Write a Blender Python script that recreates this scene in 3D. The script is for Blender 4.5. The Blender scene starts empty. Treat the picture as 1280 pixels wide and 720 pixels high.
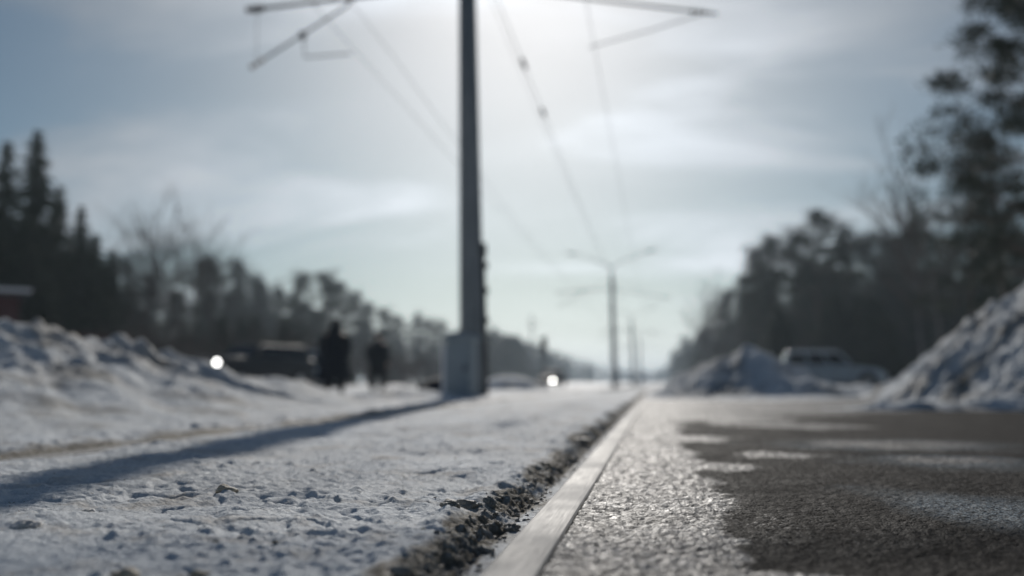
import bpy, bmesh, math, random
import numpy as np
from mathutils import Vector, Matrix

random.seed(7)
C = bpy.context.scene.collection
sc = bpy.context.scene
R = math.radians

# ------------------------------------------------------------------ camera
F = 1244.4                      # focal length in photo pixels (35 mm on 36 mm)
HOR, VPX = 478.0, 821.0         # horizon row, column the rails run to
YAW = math.atan((VPX-640)/F)    # camera is turned left of the rails
PITCH = math.atan((HOR-360)/F)
CAMZ = 0.215
cam_d = bpy.data.cameras.new('camera'); cam = bpy.data.objects.new('camera', cam_d); C.objects.link(cam)
cam.location = (0, 0, CAMZ)
cam.rotation_euler = (math.pi/2+PITCH, 0, YAW)
cam_d.lens = 35; cam_d.sensor_width = 36; cam_d.clip_start = 0.02; cam_d.clip_end = 6000
cam_d.dof.use_dof = True; cam_d.dof.focus_distance = 1.72; cam_d.dof.aperture_fstop = 1.75
sc.camera = cam
CR = cam.rotation_euler.to_matrix()
FH = Vector((-math.sin(YAW), math.cos(YAW), 0))

def ray(px, py):
    return CR @ Vector(((px-640)/F, (360-py)/F, -1))
def W(px, py, D):               # the point seen at a pixel, D metres ahead
    r = ray(px, py); t = D/(r.x*FH.x+r.y*FH.y)
    return Vector((0, 0, CAMZ)) + r*t
def gp(px, py, z=0.0):          # the point of a level plane seen at a pixel
    r = ray(px, py); t = (z-CAMZ)/r.z
    return Vector((0, 0, CAMZ)) + r*t

# ------------------------------------------------------------------ noise
_rs = np.random.RandomState(3)
_perm = _rs.permutation(256); _perm = np.concatenate([_perm, _perm])
_ang = _rs.rand(256)*2*np.pi; _gx, _gy = np.cos(_ang), np.sin(_ang)
def perlin(x, y):
    xi = np.floor(x).astype(np.int64); yi = np.floor(y).astype(np.int64)
    xf = x-xi; yf = y-yi; xi &= 255; yi &= 255
    def g(i, j, dx, dy):
        h = _perm[_perm[(xi+i) & 255]+((yi+j) & 255)]
        return _gx[h]*dx+_gy[h]*dy
    u = xf*xf*xf*(xf*(xf*6-15)+10); v = yf*yf*yf*(yf*(yf*6-15)+10)
    a = g(0, 0, xf, yf); b = g(1, 0, xf-1, yf); c = g(0, 1, xf, yf-1); d = g(1, 1, xf-1, yf-1)
    return (a+(b-a)*u+(c-a+(a-b-c+d)*u)*v)*1.4
def fbm(x, y, f, o=3, s=0.0):
    t = 0; a = 1.0
    for k in range(o):
        t = t+a*perlin(x*f+s+k*17.3, y*f-s+k*9.1); f *= 2.03; a *= .5
    return t
def sst(a, b, x):
    t = np.clip((x-a)/(b-a), 0, 1); return t*t*(3-2*t)

# ------------------------------------------------------------------ object helpers
def tag(o, label=None, cat=None, group=None, kind=None):
    if label: o['label'] = label
    if cat: o['category'] = cat
    if group: o['group'] = group
    if kind: o['kind'] = kind
    return o
def empty(name, loc=(0, 0, 0), rz=0.0):
    o = bpy.data.objects.new(name, None); C.objects.link(o)
    o.location = loc; o.rotation_euler = (0, 0, rz); o.empty_display_size = .2
    return o
def link(name, me, m=None, parent=None, smooth=False):
    o = bpy.data.objects.new(name, me); C.objects.link(o)
    if m is not None:
        for q in (m if isinstance(m, (list, tuple)) else [m]): me.materials.append(q)
    if parent is not None: o.parent = parent
    if smooth: me.polygons.foreach_set('use_smooth', [True]*len(me.polygons))
    return o
class MB:
    def __init__(s): s.v = []; s.f = []
    def add(s, vs, fs):
        b = len(s.v); s.v += [tuple(v) for v in vs]; s.f += [tuple(b+i for i in f) for f in fs]
    def box(s, x0, x1, y0, y1, z0, z1):
        s.add([(x0,y0,z0),(x1,y0,z0),(x1,y1,z0),(x0,y1,z0),(x0,y0,z1),(x1,y0,z1),(x1,y1,z1),(x0,y1,z1)],
              [(0,3,2,1),(4,5,6,7),(0,1,5,4),(1,2,6,5),(2,3,7,6),(3,0,4,7)])
    def tube(s, pts, rad, n=8, cap=True):
        pts = [Vector(p) for p in pts]
        if not isinstance(rad, (list, tuple)): rad = [rad]*len(pts)
        vs = []; fs = []
        for i, p in enumerate(pts):
            d = (pts[min(i+1, len(pts)-1)]-pts[max(i-1, 0)]).normalized()
            up = Vector((0, 0, 1)) if abs(d.z) < .95 else Vector((1, 0, 0))
            a = d.cross(up).normalized(); b = d.cross(a).normalized()
            for k in range(n):
                t = 2*math.pi*k/n
                vs.append(p+(a*math.cos(t)+b*math.sin(t))*rad[i])
        for i in range(len(pts)-1):
            for k in range(n):
                k2 = (k+1) % n
                fs.append((i*n+k, i*n+k2, (i+1)*n+k2, (i+1)*n+k))
        if cap:
            fs.append(tuple(range(n))); e = (len(pts)-1)*n; fs.append(tuple(e+n-1-k for k in range(n)))
        s.add(vs, fs)
    def loft(s, rings, cap=True):
        n = len(rings[0]); vs = [p for r in rings for p in r]; fs = []
        for i in range(len(rings)-1):
            for k in range(n):
                k2 = (k+1) % n; fs.append((i*n+k, i*n+k2, (i+1)*n+k2, (i+1)*n+k))
        if cap:
            fs.append(tuple(range(n))[::-1]); e = (len(rings)-1)*n; fs.append(tuple(e+k for k in range(n)))
        s.add(vs, fs)
    def mesh(s, name):
        me = bpy.data.meshes.new(name); me.from_pydata(s.v, [], s.f); me.update(); return me
    def build(s, name, m, parent=None, smooth=False, bevel=0, seg=2, fix=True):
        me = s.mesh(name)
        if fix:
            bm = bmesh.new(); bm.from_mesh(me); bmesh.ops.recalc_face_normals(bm, faces=bm.faces); bm.to_mesh(me); bm.free()
        o = link(name, me, m, parent, smooth)
        if bevel:
            b = o.modifiers.new('bevel', 'BEVEL'); b.width = bevel; b.segments = seg; b.limit_method = 'ANGLE'
        return o
def copy_tree(o, parent=None, kids=None):
    c = o.copy(); C.objects.link(c); c.parent = parent
    for ch in list(kids_of.get(o.name, [])): copy_tree(ch, c)
    return c
kids_of = {}
def index_kids(root):
    for o in bpy.data.objects:
        pass
def reg(root):
    st = [root]; allo = list(bpy.data.objects)
    while st:
        r = st.pop(); ks = [o for o in allo if o.parent is r]; kids_of[r.name] = ks; st += ks

# ------------------------------------------------------------------ materials
class NT:
    def __init__(s, name):
        s.m = bpy.data.materials.new(name); s.m.use_nodes = True; s.t = s.m.node_tree; s.n = s.t.nodes
        s.b = s.n['Principled BSDF']; s.out = s.n['Material Output']
        s.tc = s.n.new('ShaderNodeTexCoord')
    def noise(s, scale, detail=4, rough=.55, co='Object', vec=None, dist=0):
        n = s.n.new('ShaderNodeTexNoise'); n.inputs['Scale'].default_value = scale; n.inputs['Detail'].default_value = detail
        n.inputs['Roughness'].default_value = rough; n.inputs['Distortion'].default_value = dist
        s.t.links.new(vec if vec is not None else s.tc.outputs[co], n.inputs['Vector']); return n.outputs['Fac']
    def vor(s, scale, co='Object', out='Distance'):
        n = s.n.new('ShaderNodeTexVoronoi'); n.inputs['Scale'].default_value = scale
        s.t.links.new(s.tc.outputs[co], n.inputs['Vector']); return n.outputs[out]
    def mapping(s, scale, co='Object'):
        n = s.n.new('ShaderNodeMapping'); n.inputs['Scale'].default_value = scale
        s.t.links.new(s.tc.outputs[co], n.inputs['Vector']); return n.outputs[0]
    def ramp(s, fac, stops):
        n = s.n.new('ShaderNodeValToRGB'); e = n.color_ramp.elements
        while len(e) < len(stops): e.new(.5)
        for q, (p, c) in zip(e, stops):
            q.position = p; q.color = (c, c, c, 1) if not isinstance(c, (tuple, list)) else (*c, 1)
        s.t.links.new(fac, n.inputs[0]); return n.outputs['Color']
    def mix(s, fac, a, b, mode='MIX'):
        n = s.n.new('ShaderNodeMix'); n.data_type = 'RGBA'; n.blend_type = mode
        for v, i in ((fac, 0), (a, 6), (b, 7)):
            if isinstance(v, (int, float)): n.inputs[i].default_value = v if i == 0 else (v, v, v, 1)
            elif isinstance(v, tuple): n.inputs[i].default_value = (*v, 1)
            else: s.t.links.new(v, n.inputs[i])
        return n.outputs[2]
    def math(s, op, a, b=0.0, clamp=False):
        n = s.n.new('ShaderNodeMath'); n.operation = op; n.use_clamp = clamp
        for v, i in ((a, 0), (b, 1)):
            if isinstance(v, (int, float)): n.inputs[i].default_value = v
            else: s.t.links.new(v, n.inputs[i])
        return n.outputs[0]
    def attr(s, name):
        n = s.n.new('ShaderNodeAttribute'); n.attribute_name = name; return n.outputs['Fac']
    def bump(s, h, dist, strength=1.0, normal=None):
        n = s.n.new('ShaderNodeBump'); n.inputs['Distance'].default_value = dist; n.inputs['Strength'].default_value = strength
        s.t.links.new(h, n.inputs['Height'])
        if normal is not None: s.t.links.new(normal, n.inputs['Normal'])
        return n.outputs[0]
    def set(s, **k):
        for kk, v in k.items():
            i = s.b.inputs[kk.replace('_', ' ')]
            if isinstance(v, (int, float)): i.default_value = v
            elif isinstance(v, tuple): i.default_value = (*v, 1)
            else: s.t.links.new(v, i)
        return s

def mat_snow(name, scale=1.0, fine=1.0, grey=1.0):
    n = NT(name)
    dirt = n.attr('dirt')
    big = n.noise(1.3*scale, 4); fn = n.noise(60*scale, 6, .65); grit = n.noise(260*scale, 3, .7)
    col = n.ramp(big, [(.35, (.80*grey, .84*grey, .87*grey)), (.72, (.66*grey, .67*grey, .67*grey))])
    stain = n.ramp(n.noise(5*scale, 6, .7), [(.52, 0.0), (.66, .6)])
    col = n.mix(stain, col, (.50, .44, .37))
    speck = n.ramp(n.noise(95*scale, 3, .5), [(.67, 0.0), (.71, .8)])
    col = n.mix(speck, col, (.33, .28, .22))
    dcol = n.ramp(fn, [(.3, (.085, .072, .052)), (.5, (.22, .195, .155)), (.68, (.55, .53, .50))])
    dm = n.math('MULTIPLY', dirt, n.ramp(n.noise(38*scale, 5, .7), [(.28, 1.0), (.62, .55)]))
    thr = n.math('MULTIPLY', n.math('SUBTRACT', n.math('ADD', dm, n.math('MULTIPLY', fn, .5)), .42), 3.0, True)
    col = n.mix(thr, col, dcol)
    b1 = n.bump(fn, .010*fine/scale, .8); b2 = n.bump(grit, .002*fine/scale, .8, b1)
    n.set(Base_Color=col, Roughness=n.ramp(fn, [(.3, .6), (.7, .85)]), Normal=b2)
    n.b.inputs['Specular IOR Level'].default_value = .05
    return n.m
M = {}
M['snow'] = mat_snow('packed_snow')
M['snow_pile'] = mat_snow('ploughed_snow', .22, 1.0, .97)

def mat_far_snow():
    n = NT('far_snow'); n.set(Base_Color=n.ramp(n.noise(.08, 6), [(.35, (.80, .81, .84)), (.7, (.66, .66, .66))]), Roughness=.7,
                              Normal=n.bump(n.noise(.9, 6), .25, .8)); return n.m
M['far_snow'] = mat_far_snow()

def mat_asphalt():
    n = NT('wet_asphalt_with_ice')
    ice = n.attr('ice'); hb = n.noise(11, 8, .68); hb2 = n.noise(45, 5, .65)
    k = n.math('ADD', ice, n.math('ADD', n.math('MULTIPLY', n.math('SUBTRACT', hb, .5), 1.1), n.math('MULTIPLY', n.math('SUBTRACT', hb2, .5), .8)))
    k = n.math('MULTIPLY', n.math('SUBTRACT', k, .42), 4.5, True)
    st = n.vor(230, out='Color'); sd = n.vor(230)
    sep = n.n.new('ShaderNodeSeparateColor'); n.t.links.new(st, sep.inputs[0])
    agg = n.ramp(sep.outputs[0], [(0, (.009, .009, .009)), (.7, (.028, .025, .022)), (.93, (.052, .047, .043)), (1, (.13, .12, .11))])
    agg = n.mix(n.ramp(n.noise(2.2, 4), [(.35, 0), (.7, .5)]), agg, (.035, .030, .027))
    icol = n.ramp(n.noise(70, 8, .75), [(.30, (.07, .064, .058)), (.50, (.17, .165, .16)), (.70, (.42, .42, .43))])
    icol = n.mix(n.ramp(n.noise(5, 5, .6), [(.38, .65), (.60, 0)]), icol, (.085, .078, .07))
    frost = n.math('MULTIPLY', n.attr('frost'), n.ramp(n.noise(150, 3, .6), [(.40, .15), (.62, 1.0)]))
    agg = n.mix(n.math('MULTIPLY', frost, .8), agg, (.36, .42, .46))
    col = n.mix(k, agg, icol)
    ba = n.bump(sd, -.0022, 1.0); ba = n.bump(n.noise(70, 4), .0015, .6, ba)
    bi = n.bump(n.noise(120, 8, .75), .0014, .9); bi = n.bump(n.vor(210), -.0016, .9, bi)
    mv = n.n.new('ShaderNodeMix'); mv.data_type = 'VECTOR'
    n.t.links.new(k, mv.inputs[0]); n.t.links.new(ba, mv.inputs[4]); n.t.links.new(bi, mv.inputs[5])
    n.set(Base_Color=col, Roughness=n.mix(k, n.ramp(n.noise(9, 4), [(.3, .7), (.7, .9)]), n.ramp(hb2, [(.3, .42), (.7, .70)])), Normal=mv.outputs[1])
    wet = n.ramp(sep.outputs[1], [(.90, .035), (.94, .9)]); wet = n.mix(n.ramp(n.noise(1.7, 3), [(.45, 0), (.62, 1)]), .05, wet)
    n.t.links.new(n.mix(k, wet, n.ramp(n.noise(110, 3, .6), [(.50, .05), (.66, .42)])), n.b.inputs['Specular IOR Level'])
    return n.m
M['asphalt'] = mat_asphalt()

def simple(name, c1, c2, scale=8, rough=(.5, .8), metal=0, bump=0.0, bscale=None, vec=None, spec=.5):
    n = NT(name); v = n.mapping(vec) if vec else None
    f = n.noise(scale, 6, .6, vec=v)
    n.set(Base_Color=n.ramp(f, [(.3, c1), (.7, c2)]), Roughness=n.ramp(f, [(.3, rough[0]), (.7, rough[1])]), Metallic=metal)
    n.b.inputs['Specular IOR Level'].default_value = spec
    if bump: n.set(Normal=n.bump(n.noise(bscale or scale*3, 5, .6, vec=v), bump))
    return n.m
def mat_rail():
    n = NT('worn_rail_steel'); v = n.mapping((45, 1.5, 45)); v2 = n.mapping((260, 9, 260))
    s1 = n.noise(1, 5, .6, vec=v); s2 = n.noise(1, 4, .6, vec=v2); blot = n.noise(9, 6, .65)
    rust = n.attr('rust')
    col = n.ramp(s1, [(.3, (.20, .196, .19)), (.7, (.25, .245, .24))])
    frost = n.ramp(n.noise(3.5, 3, .5), [(.40, .15), (.66, .5)])
    col = n.mix(frost, col, (.36, .355, .35))
    rc = n.ramp(n.noise(120, 5), [(.3, (.05, .045, .038)), (.7, (.20, .185, .16))])
    rr = n.math('MULTIPLY', n.math('SUBTRACT', n.math('ADD', rust, n.math('MULTIPLY', n.noise(16, 8, .72), .62)), .43), 5, True)
    col = n.mix(rr, col, rc)
    ro = n.mix(n.math('MAXIMUM', frost, rr), n.ramp(s2, [(.3, .60), (.7, .72)]), .8)
    me = n.math('SUBTRACT', .30, n.math('MULTIPLY', n.math('MAXIMUM', frost, rr), .85), True)
    n.b.inputs['Specular IOR Level'].default_value = .25
    n.set(Base_Color=col, Roughness=ro, Metallic=me, Normal=n.bump(n.noise(140, 4), .0006, .5, n.bump(s2, .00025, .5)))
    return n.m
M['rail'] = mat_rail()
M['concrete'] = simple('weathered_concrete', (.17, .19, .20), (.27, .29, .30), 5, (.7, .9), bump=.004, bscale=60, vec=(1, 1, .3))
M['steel'] = simple('galvanised_steel', (.10, .11, .12), (.20, .21, .22), 14, (.4, .65), .6, .001)
M['dark_steel'] = simple('dark_painted_steel', (.025, .028, .03), (.05, .052, .055), 14, (.4, .6), .2, .001)
M['porcelain'] = simple('brown_insulator', (.05, .03, .022), (.09, .05, .035), 20, (.55, .65))
M['copper'] = simple('dull_wire', (.05, .05, .05), (.09, .085, .08), 30, (.5, .7), .5)
M['cabinet'] = simple('grey_blue_cabinet_paint', (.26, .31, .34), (.33, .38, .41), 6, (.45, .65), 0, .001)
M['needles'] = simple('conifer_needles', (.035, .050, .032), (.070, .085, .050), 1.6, (.6, .8), spec=.2)
M['needles2'] = simple('pine_needles', (.030, .040, .028), (.062, .072, .048), 1.2, (.6, .8), spec=.2)
M['bark'] = simple('pine_bark', (.05, .038, .03), (.13, .095, .07), 7, (.8, .95), 0, .02, vec=(1, 1, .25))
M['birch'] = simple('birch_bark', (.06, .055, .05), (.22, .21, .20), 4, (.7, .9), vec=(1, 1, 2.2))
M['twig'] = simple('bare_twigs', (.075, .058, .048), (.13, .105, .09), 5, (.8, .9), spec=.2)
M['red_wall'] = simple('dark_red_boards', (.05, .011, .012), (.08, .018, .018), 6, (.7, .85), bump=.004, vec=(8, 8, .4))
M['fence'] = simple('brown_fence_boards', (.075, .045, .038), (.13, .08, .066), 6, (.75, .9), bump=.004, vec=(8, 8, .4))
M['roof_snow'] = simple('roof_snow', (.70, .71, .74), (.82, .82, .84), 2, (.6, .8), bump=.03, bscale=4)
M['glass'] = simple('dark_car_glass', (.012, .014, .016), (.02, .022, .025), 3, (.06, .10))
M['tyre'] = simple('tyre_rubber', (.015, .015, .015), (.03, .03, .03), 20, (.75, .9))
M['rim'] = simple('wheel_rim', (.35, .35, .36), (.5, .5, .5), 10, (.3, .45), .8)
M['chrome'] = simple('polished_chrome', (.7, .7, .7), (.8, .8, .8), 5, (.08, .12), 1.0)
M['matt'] = simple('matt_dark_roof', (.03, .032, .035), (.05, .052, .055), 9, (.7, .85), spec=.15)
M['plastic'] = simple('black_plastic', (.02, .02, .022), (.035, .035, .038), 12, (.5, .7))
M['coat'] = simple('dark_wool_coat', (.012, .016, .022), (.022, .027, .034), 25, (.85, .95), bump=.004, spec=.15)
M['jacket'] = simple('dark_padded_jacket', (.016, .020, .024), (.03, .034, .04), 18, (.7, .9), bump=.006, spec=.2)
M['trousers'] = simple('dark_trousers', (.012, .014, .017), (.022, .024, .027), 25, (.85, .95), spec=.15)
M['skin'] = simple('skin', (.42, .25, .18), (.50, .31, .23), 12, (.45, .6))
M['boot'] = simple('black_boots', (.012, .011, .010), (.02, .02, .02), 12, (.4, .6))
M['hat'] = simple('knitted_hat', (.015, .016, .018), (.03, .03, .032), 40, (.85, .95), bump=.003)
M['bag'] = simple('dark_bag', (.012, .012, .014), (.025, .025, .028), 14, (.4, .6))
M['clod'] = simple('dirty_ice_clod', (.13, .115, .09), (.48, .45, .40), 55, (.5, .8), 0, .004, 120)
M['clod_white'] = simple('snow_clod', (.55, .52, .47), (.80, .80, .80), 30, (.6, .8), 0, .004, 90)
M['clod_tan'] = simple('sandy_snow_clod', (.35, .28, .18), (.66, .60, .50), 45, (.6, .8), 0, .004, 90)
def paint(name, c):
    n = NT(name); f = n.noise(2, 5, .6)
    n.set(Base_Color=n.mix(n.ramp(f, [(.45, 0), (.75, .5)]), c, (.20, .19, .18)), Roughness=n.ramp(f, [(.3, .18), (.8, .5)]))
    n.b.inputs['Coat Weight'].default_value = .6; n.b.inputs['Coat Roughness'].default_value = .06
    return n.m
M['paint_silver'] = paint('silver_blue_car_paint', (.36, .42, .46))
M['paint_white'] = paint('white_van_paint', (.34, .38, .41))
M['paint_dark'] = simple('dark_grey_car_paint', (.03, .033, .037), (.05, .053, .057), 6, (.45, .6), spec=.25)
M['paint_blue'] = paint('blue_stripe_paint', (.06, .16, .26))
def emis(name, c, s):
    n = NT(name); n.set(Base_Color=(.6, .6, .6)); n.b.inputs['Emission Color'].default_value = (*c, 1); n.b.inputs['Emission Strength'].default_value = s
    return n.m
M['glint_near'] = emis('glint_glow_near', (1, .99, .95), 13.0)  # emission stands in for the sun's glint off the off-road car
M['glint_far'] = emis('glint_glow_far', (1, .99, .95), 55.0)  # stronger glow imitating a sun glint on the distant car
M['lamp_off'] = simple('lamp_lens', (.5, .5, .5), (.7, .7, .7), 5, (.1, .15))
M['tail'] = simple('tail_lens', (.25, .01, .01), (.35, .02, .02), 5, (.15, .2))
M['signal'] = simple('signal_lens', (.03, .03, .03), (.05, .05, .04), 5, (.2, .3))

# ------------------------------------------------------------------ sun and sky
SUN_EL = R(24.5); SUN_AZ = R(-7.4)     # azimuth from +Y towards +X
w = bpy.data.worlds.new('World'); sc.world = w; w.use_nodes = True
wt = w.node_tree; wn = wt.nodes; bg = wn['Background']
sky = wn.new('ShaderNodeTexSky'); sky.sky_type = 'NISHITA'; sky.sun_disc = False
sky.sun_elevation = SUN_EL; sky.sun_rotation = SUN_AZ; sky.altitude = 200
sky.air_density = 1.0; sky.dust_density = 1.2; sky.ozone_density = 2.2
tc = wn.new('ShaderNodeTexCoord'); sepx = wn.new('ShaderNodeSeparateXYZ'); wt.links.new(tc.outputs['Generated'], sepx.inputs[0])
def wm(op, a, b=0.0, clamp=False):
    n = wn.new('ShaderNodeMath'); n.operation = op; n.use_clamp = clamp
    for v, i in ((a, 0), (b, 1)):
        if isinstance(v, (int, float)): n.inputs[i].default_value = v
        else: wt.links.new(v, n.inputs[i])
    return n.outputs[0]
zz = wm('ADD', wm('MAXIMUM', sepx.outputs[2], 0.0), .30)
cmb = wn.new('ShaderNodeCombineXYZ')
wt.links.new(wm('DIVIDE', sepx.outputs[0], zz), cmb.inputs[0]); wt.links.new(wm('DIVIDE', sepx.outputs[1], zz), cmb.inputs[1])
mp = wn.new('ShaderNodeMapping'); mp.inputs['Location'].default_value = (-.666, -2.28, -6.506); mp.inputs['Rotation'].default_value = (0, 0, R(60)); mp.inputs['Scale'].default_value = (.75, 1.7, 1)
wt.links.new(cmb.outputs[0], mp.inputs[0])
cn = wn.new('ShaderNodeTexNoise'); cn.inputs['Scale'].default_value = 1.7; cn.inputs['Detail'].default_value = 8; cn.inputs['Roughness'].default_value = .52; cn.inputs['Distortion'].default_value = .5
wt.links.new(mp.outputs[0], cn.inputs['Vector'])
cr = wn.new('ShaderNodeValToRGB'); cr.color_ramp.elements[0].position = .43; cr.color_ramp.elements[1].position = .68
cr.color_ramp.elements[0].color = (.06, .06, .06, 1); cr.color_ramp.elements[1].color = (.80, .80, .80, 1)
wt.links.new(cn.outputs['Fac'], cr.inputs[0])
# thin cirrus: whitens the sky it covers, keeping that part's own brightness (it is lit through by the sun)
bw = wn.new('ShaderNodeRGBToBW'); wt.links.new(sky.outputs[0], bw.inputs[0])
# cloud lit from behind: brighter the nearer it lies to the sun
dt = wn.new('ShaderNodeVectorMath'); dt.operation = 'DOT_PRODUCT'; wt.links.new(tc.outputs['Generated'], dt.inputs[0])
dt.inputs[1].default_value = (math.sin(SUN_AZ)*math.cos(SUN_EL), math.cos(SUN_AZ)*math.cos(SUN_EL), math.sin(SUN_EL))
fwd = wm('POWER', wm('MAXIMUM', dt.outputs['Value'], 0.0), 7.0)
lum = wm('MULTIPLY', wm('MULTIPLY', bw.outputs[0], wm('ADD', wm('MULTIPLY', cr.outputs[0], .30), .90)), wm('ADD', wm('MULTIPLY', fwd, .45), 1.20))
cc = wn.new('ShaderNodeCombineColor'); wt.links.new(wm('MULTIPLY', lum, .90), cc.inputs[0]); wt.links.new(wm('MULTIPLY', lum, .955), cc.inputs[1]); wt.links.new(wm('MULTIPLY', lum, 1.025), cc.inputs[2])
cmx = wn.new('ShaderNodeMix'); cmx.data_type = 'RGBA'
lowz = wm('SUBTRACT', .72, wm('MULTIPLY', wm('MAXIMUM', sepx.outputs[2], 0.0), 4.2), True)
cov = wm('MAXIMUM', cr.outputs[0], wm('MAXIMUM', lowz, wm('MULTIPLY', fwd, .46)), True); wt.links.new(cov, cmx.inputs[0]); wt.links.new(cc.outputs[0], cmx.inputs[7])
tin = wn.new('ShaderNodeMix'); tin.data_type = 'RGBA'; tin.blend_type = 'MULTIPLY'; tin.inputs[0].default_value = 1
tin.inputs[7].default_value = (.62, .91, 1.07, 1); wt.links.new(sky.outputs[0], tin.inputs[6]); wt.links.new(wm('SUBTRACT', 1.0, wm('MULTIPLY', wm('POWER', fwd, 2.6), .95), True), tin.inputs[0]); wt.links.new(tin.outputs[2], cmx.inputs[6]); wt.links.new(cmx.outputs[2], bg.inputs[0]); bg.inputs[1].default_value = 0.060

sd = bpy.data.lights.new('sun', 'SUN'); sd.energy = 5.0; sd.angle = R(.5); sd.color = (1, .95, .885)
so = bpy.data.objects.new('sun', sd); C.objects.link(so)
sdir = Vector((math.sin(SUN_AZ)*math.cos(SUN_EL), math.cos(SUN_AZ)*math.cos(SUN_EL), math.sin(SUN_EL)))
so.rotation_euler = sdir.to_track_quat('Z', 'Y').to_euler()

# ------------------------------------------------------------------ ground
XR = -.170                       # centre line of the near rail
XR2 = XR-1.60                    # second rail of the same track
ROAD_END = 12.6
def road_edge(x): return ROAD_END+.5*fbm(x, x*0+3.1, .6, 3)
def blob(x, y, cx, cy, rx, ry, soft=.75):   # ellipse laid on the road, given where the photo shows it
    c = gp(cx, cy); hx = (gp(cx+rx, cy)-c).length; a = gp(cx, cy-ry); b = gp(cx, cy+ry); m = (a+b)/2; hy = (a-b).length/2
    dx = x-m.x; dy = y-m.y
    u = dx*math.cos(YAW)+dy*math.sin(YAW); v = -dx*math.sin(YAW)+dy*math.cos(YAW)
    d = np.sqrt((u/hx)**2+(v/hy)**2)*(1+.35*fbm(x, y, 4, 4, cx)); return 1-sst(1-soft, 1+soft, d)
def ice_mask(x, y):
    m = 1-sst(.05, .17, x+.05*fbm(x, y, 2.6, 4, 5.)-.012*np.clip(y-2.5, 0, 9)*6*0)
    m = np.maximum(m, (1-sst(.02, .10, y-(1.20-.25*np.clip(x-.0, 0, 3))+.05*fbm(x, y, 3., 3, 9.))))
    m = np.maximum(m, sst(5.2, 8.0, y+1.6*fbm(x, y, .5, 3, 2.)-.9*x)*.85)
    for b in ((905, 580, 55, 4.5), (970, 565, 52, 4), (1120, 553, 100, 5), (1180, 572, 80, 4), (860, 545, 60, 5), (900, 668, 50, 7), (880, 520, 110, 9), (1000, 531, 90, 3.0)):
        m = np.maximum(m, .85*blob(x, y, *b))
    for b in ((930, 555, 62, 5), (925, 537, 55, 3.5), (1210, 530, 80, 9)):
        m = m*(1-.95*blob(x, y, *b))
    return m
def frost_mask(x, y):
    m = 0
    for b in ((1215, 628, 85, 17), (1180, 572, 90, 7), (1110, 553, 110, 5)):
        m = np.maximum(m, blob(x, y, *b))
    return m
def low(x, y):                   # the land beside and beyond the track lies a little lower
    d = np.hypot(x, y); a = sst(-3.4, -6.5, x)*sst(11, 19, y); b = sst(22, 40, d)
    return -.10*np.maximum(a, b)
def H(x, y):
    d = np.hypot(x, y)
    near = 1-sst(9, 16, d)
    # packed snow between and beside the rails
    s = .010+.012*fbm(x, y, 1.3, 3)+near*(.009*fbm(x, y, 4, 3, 4.)+.0042*fbm(x, y, 15, 3, 8.)*sst(-.5, .5, fbm(x, y, 1.9, 2, 6.))+.0048*fbm(x, y, 27, 3, 28.)*sst(-.6, .4, fbm(x, y, 3.1, 2, 46.))+.0022*fbm(x, y, 75, 2, 18.))
    lum = fbm(x, y, 27, 2, 33.); s = s+near*.012*np.clip(lum-.34, 0, 1)*sst(-.1, .5, fbm(x, y, 2.4, 2, 16.))
    rid = 1-np.abs(fbm(x, y, 7.5, 2, 71.)); s = s-near*.007*np.clip(rid-.80, 0, 1)*5*sst(-.1, .3, fbm(x, y, 1.6, 2, 12.))
    s = s+.022*(1-near)*fbm(x, y, .35, 3)*sst(13, 22, d)
    e = XR-.138+.026*fbm(x*0+.7, y, 2.1, 3)+.016*fbm(x, y, 15, 3, 3.)
    t = sst(0, .085, x-e)
    wall = .011*fbm(x, y, 26, 3, 6.)+.008*fbm(x, y, 70, 3, 6.)
    lip = .009*np.exp(-((x-e+.02)/.028)**2)*(.4+1.3*np.clip(fbm(x, y, 11, 3, 2.)+.2, 0, 1))
    left = s*(1-t)+(-.024)*t+wall*np.clip(4*t*(1-t)+.25*t, 0, 1)*near+lip*near
    strip = sst(XR-.075, XR-.060, x+.004*fbm(x, y, 30, 2))
    left = left*(1-strip)+strip*(-.013+.0015*fbm(x, y, 60, 2))
    # second rail's flangeway
    u = x-XR2; g = np.exp(-(u/.055)**2)
    left = left*(1-.8*g)-.012*g
    sh = np.exp(-((u+.16+.03*fbm(x, y, 3, 2))/.05)**2); left = left+.018*sh*near*(.6+.8*fbm(x, y, 14, 3))
    left = left+low(x, y)
    # road side
    im = ice_mask(x, y)*(y < 40)
    r = -.011+.0028*near*fbm(x, y, 55, 2)+im*(.0035+near*(.0035*fbm(x, y, 9, 3, 1.)+.0016*fbm(x, y, 30, 4, 2.)))
    ee = sst(-.006, .002, x-(XR+.036)+.003*fbm(x, y, 30, 2)); r = (r+.007*np.exp(-np.clip(x-XR-.036, 0, 9)/.05)*(.7+.5*fbm(x, y, 6, 2)))*ee+(-.010)*(1-ee)
    snowr = .02+.05*fbm(x, y, .5, 3)+.012*fbm(x, y, 3, 3)+low(x, y)
    k = sst(-.25, .35, y-road_edge(x)); r = r*(1-k)+snowr*k
    return np.where(x < XR, left, r)
def dirt_at(x, y):
    e = XR-.138+.026*fbm(x*0+.7, y, 2.1, 3)
    wv = .05*fbm(x, y, 3.2, 3, 20.)
    a = (.86+.65*fbm(x, y, 4.5, 3, 77.))*sst(-.03, .03, x-e+wv*.8)*(1-.55*sst(XR-.070, XR-.056, x))
    u = x-XR2+.05+.035*fbm(x, y, 2.5, 3)
    b = np.exp(-(u/.085)**2)*(.95+.4*fbm(x, y, 1.7, 3, 40.))
    c = np.clip(fbm(x, y, 1.1, 4, 60.)-.55, 0, 1)*.9*(x > -1.5)
    return np.clip(np.maximum(np.maximum(a, b), c), 0, 1)

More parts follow.
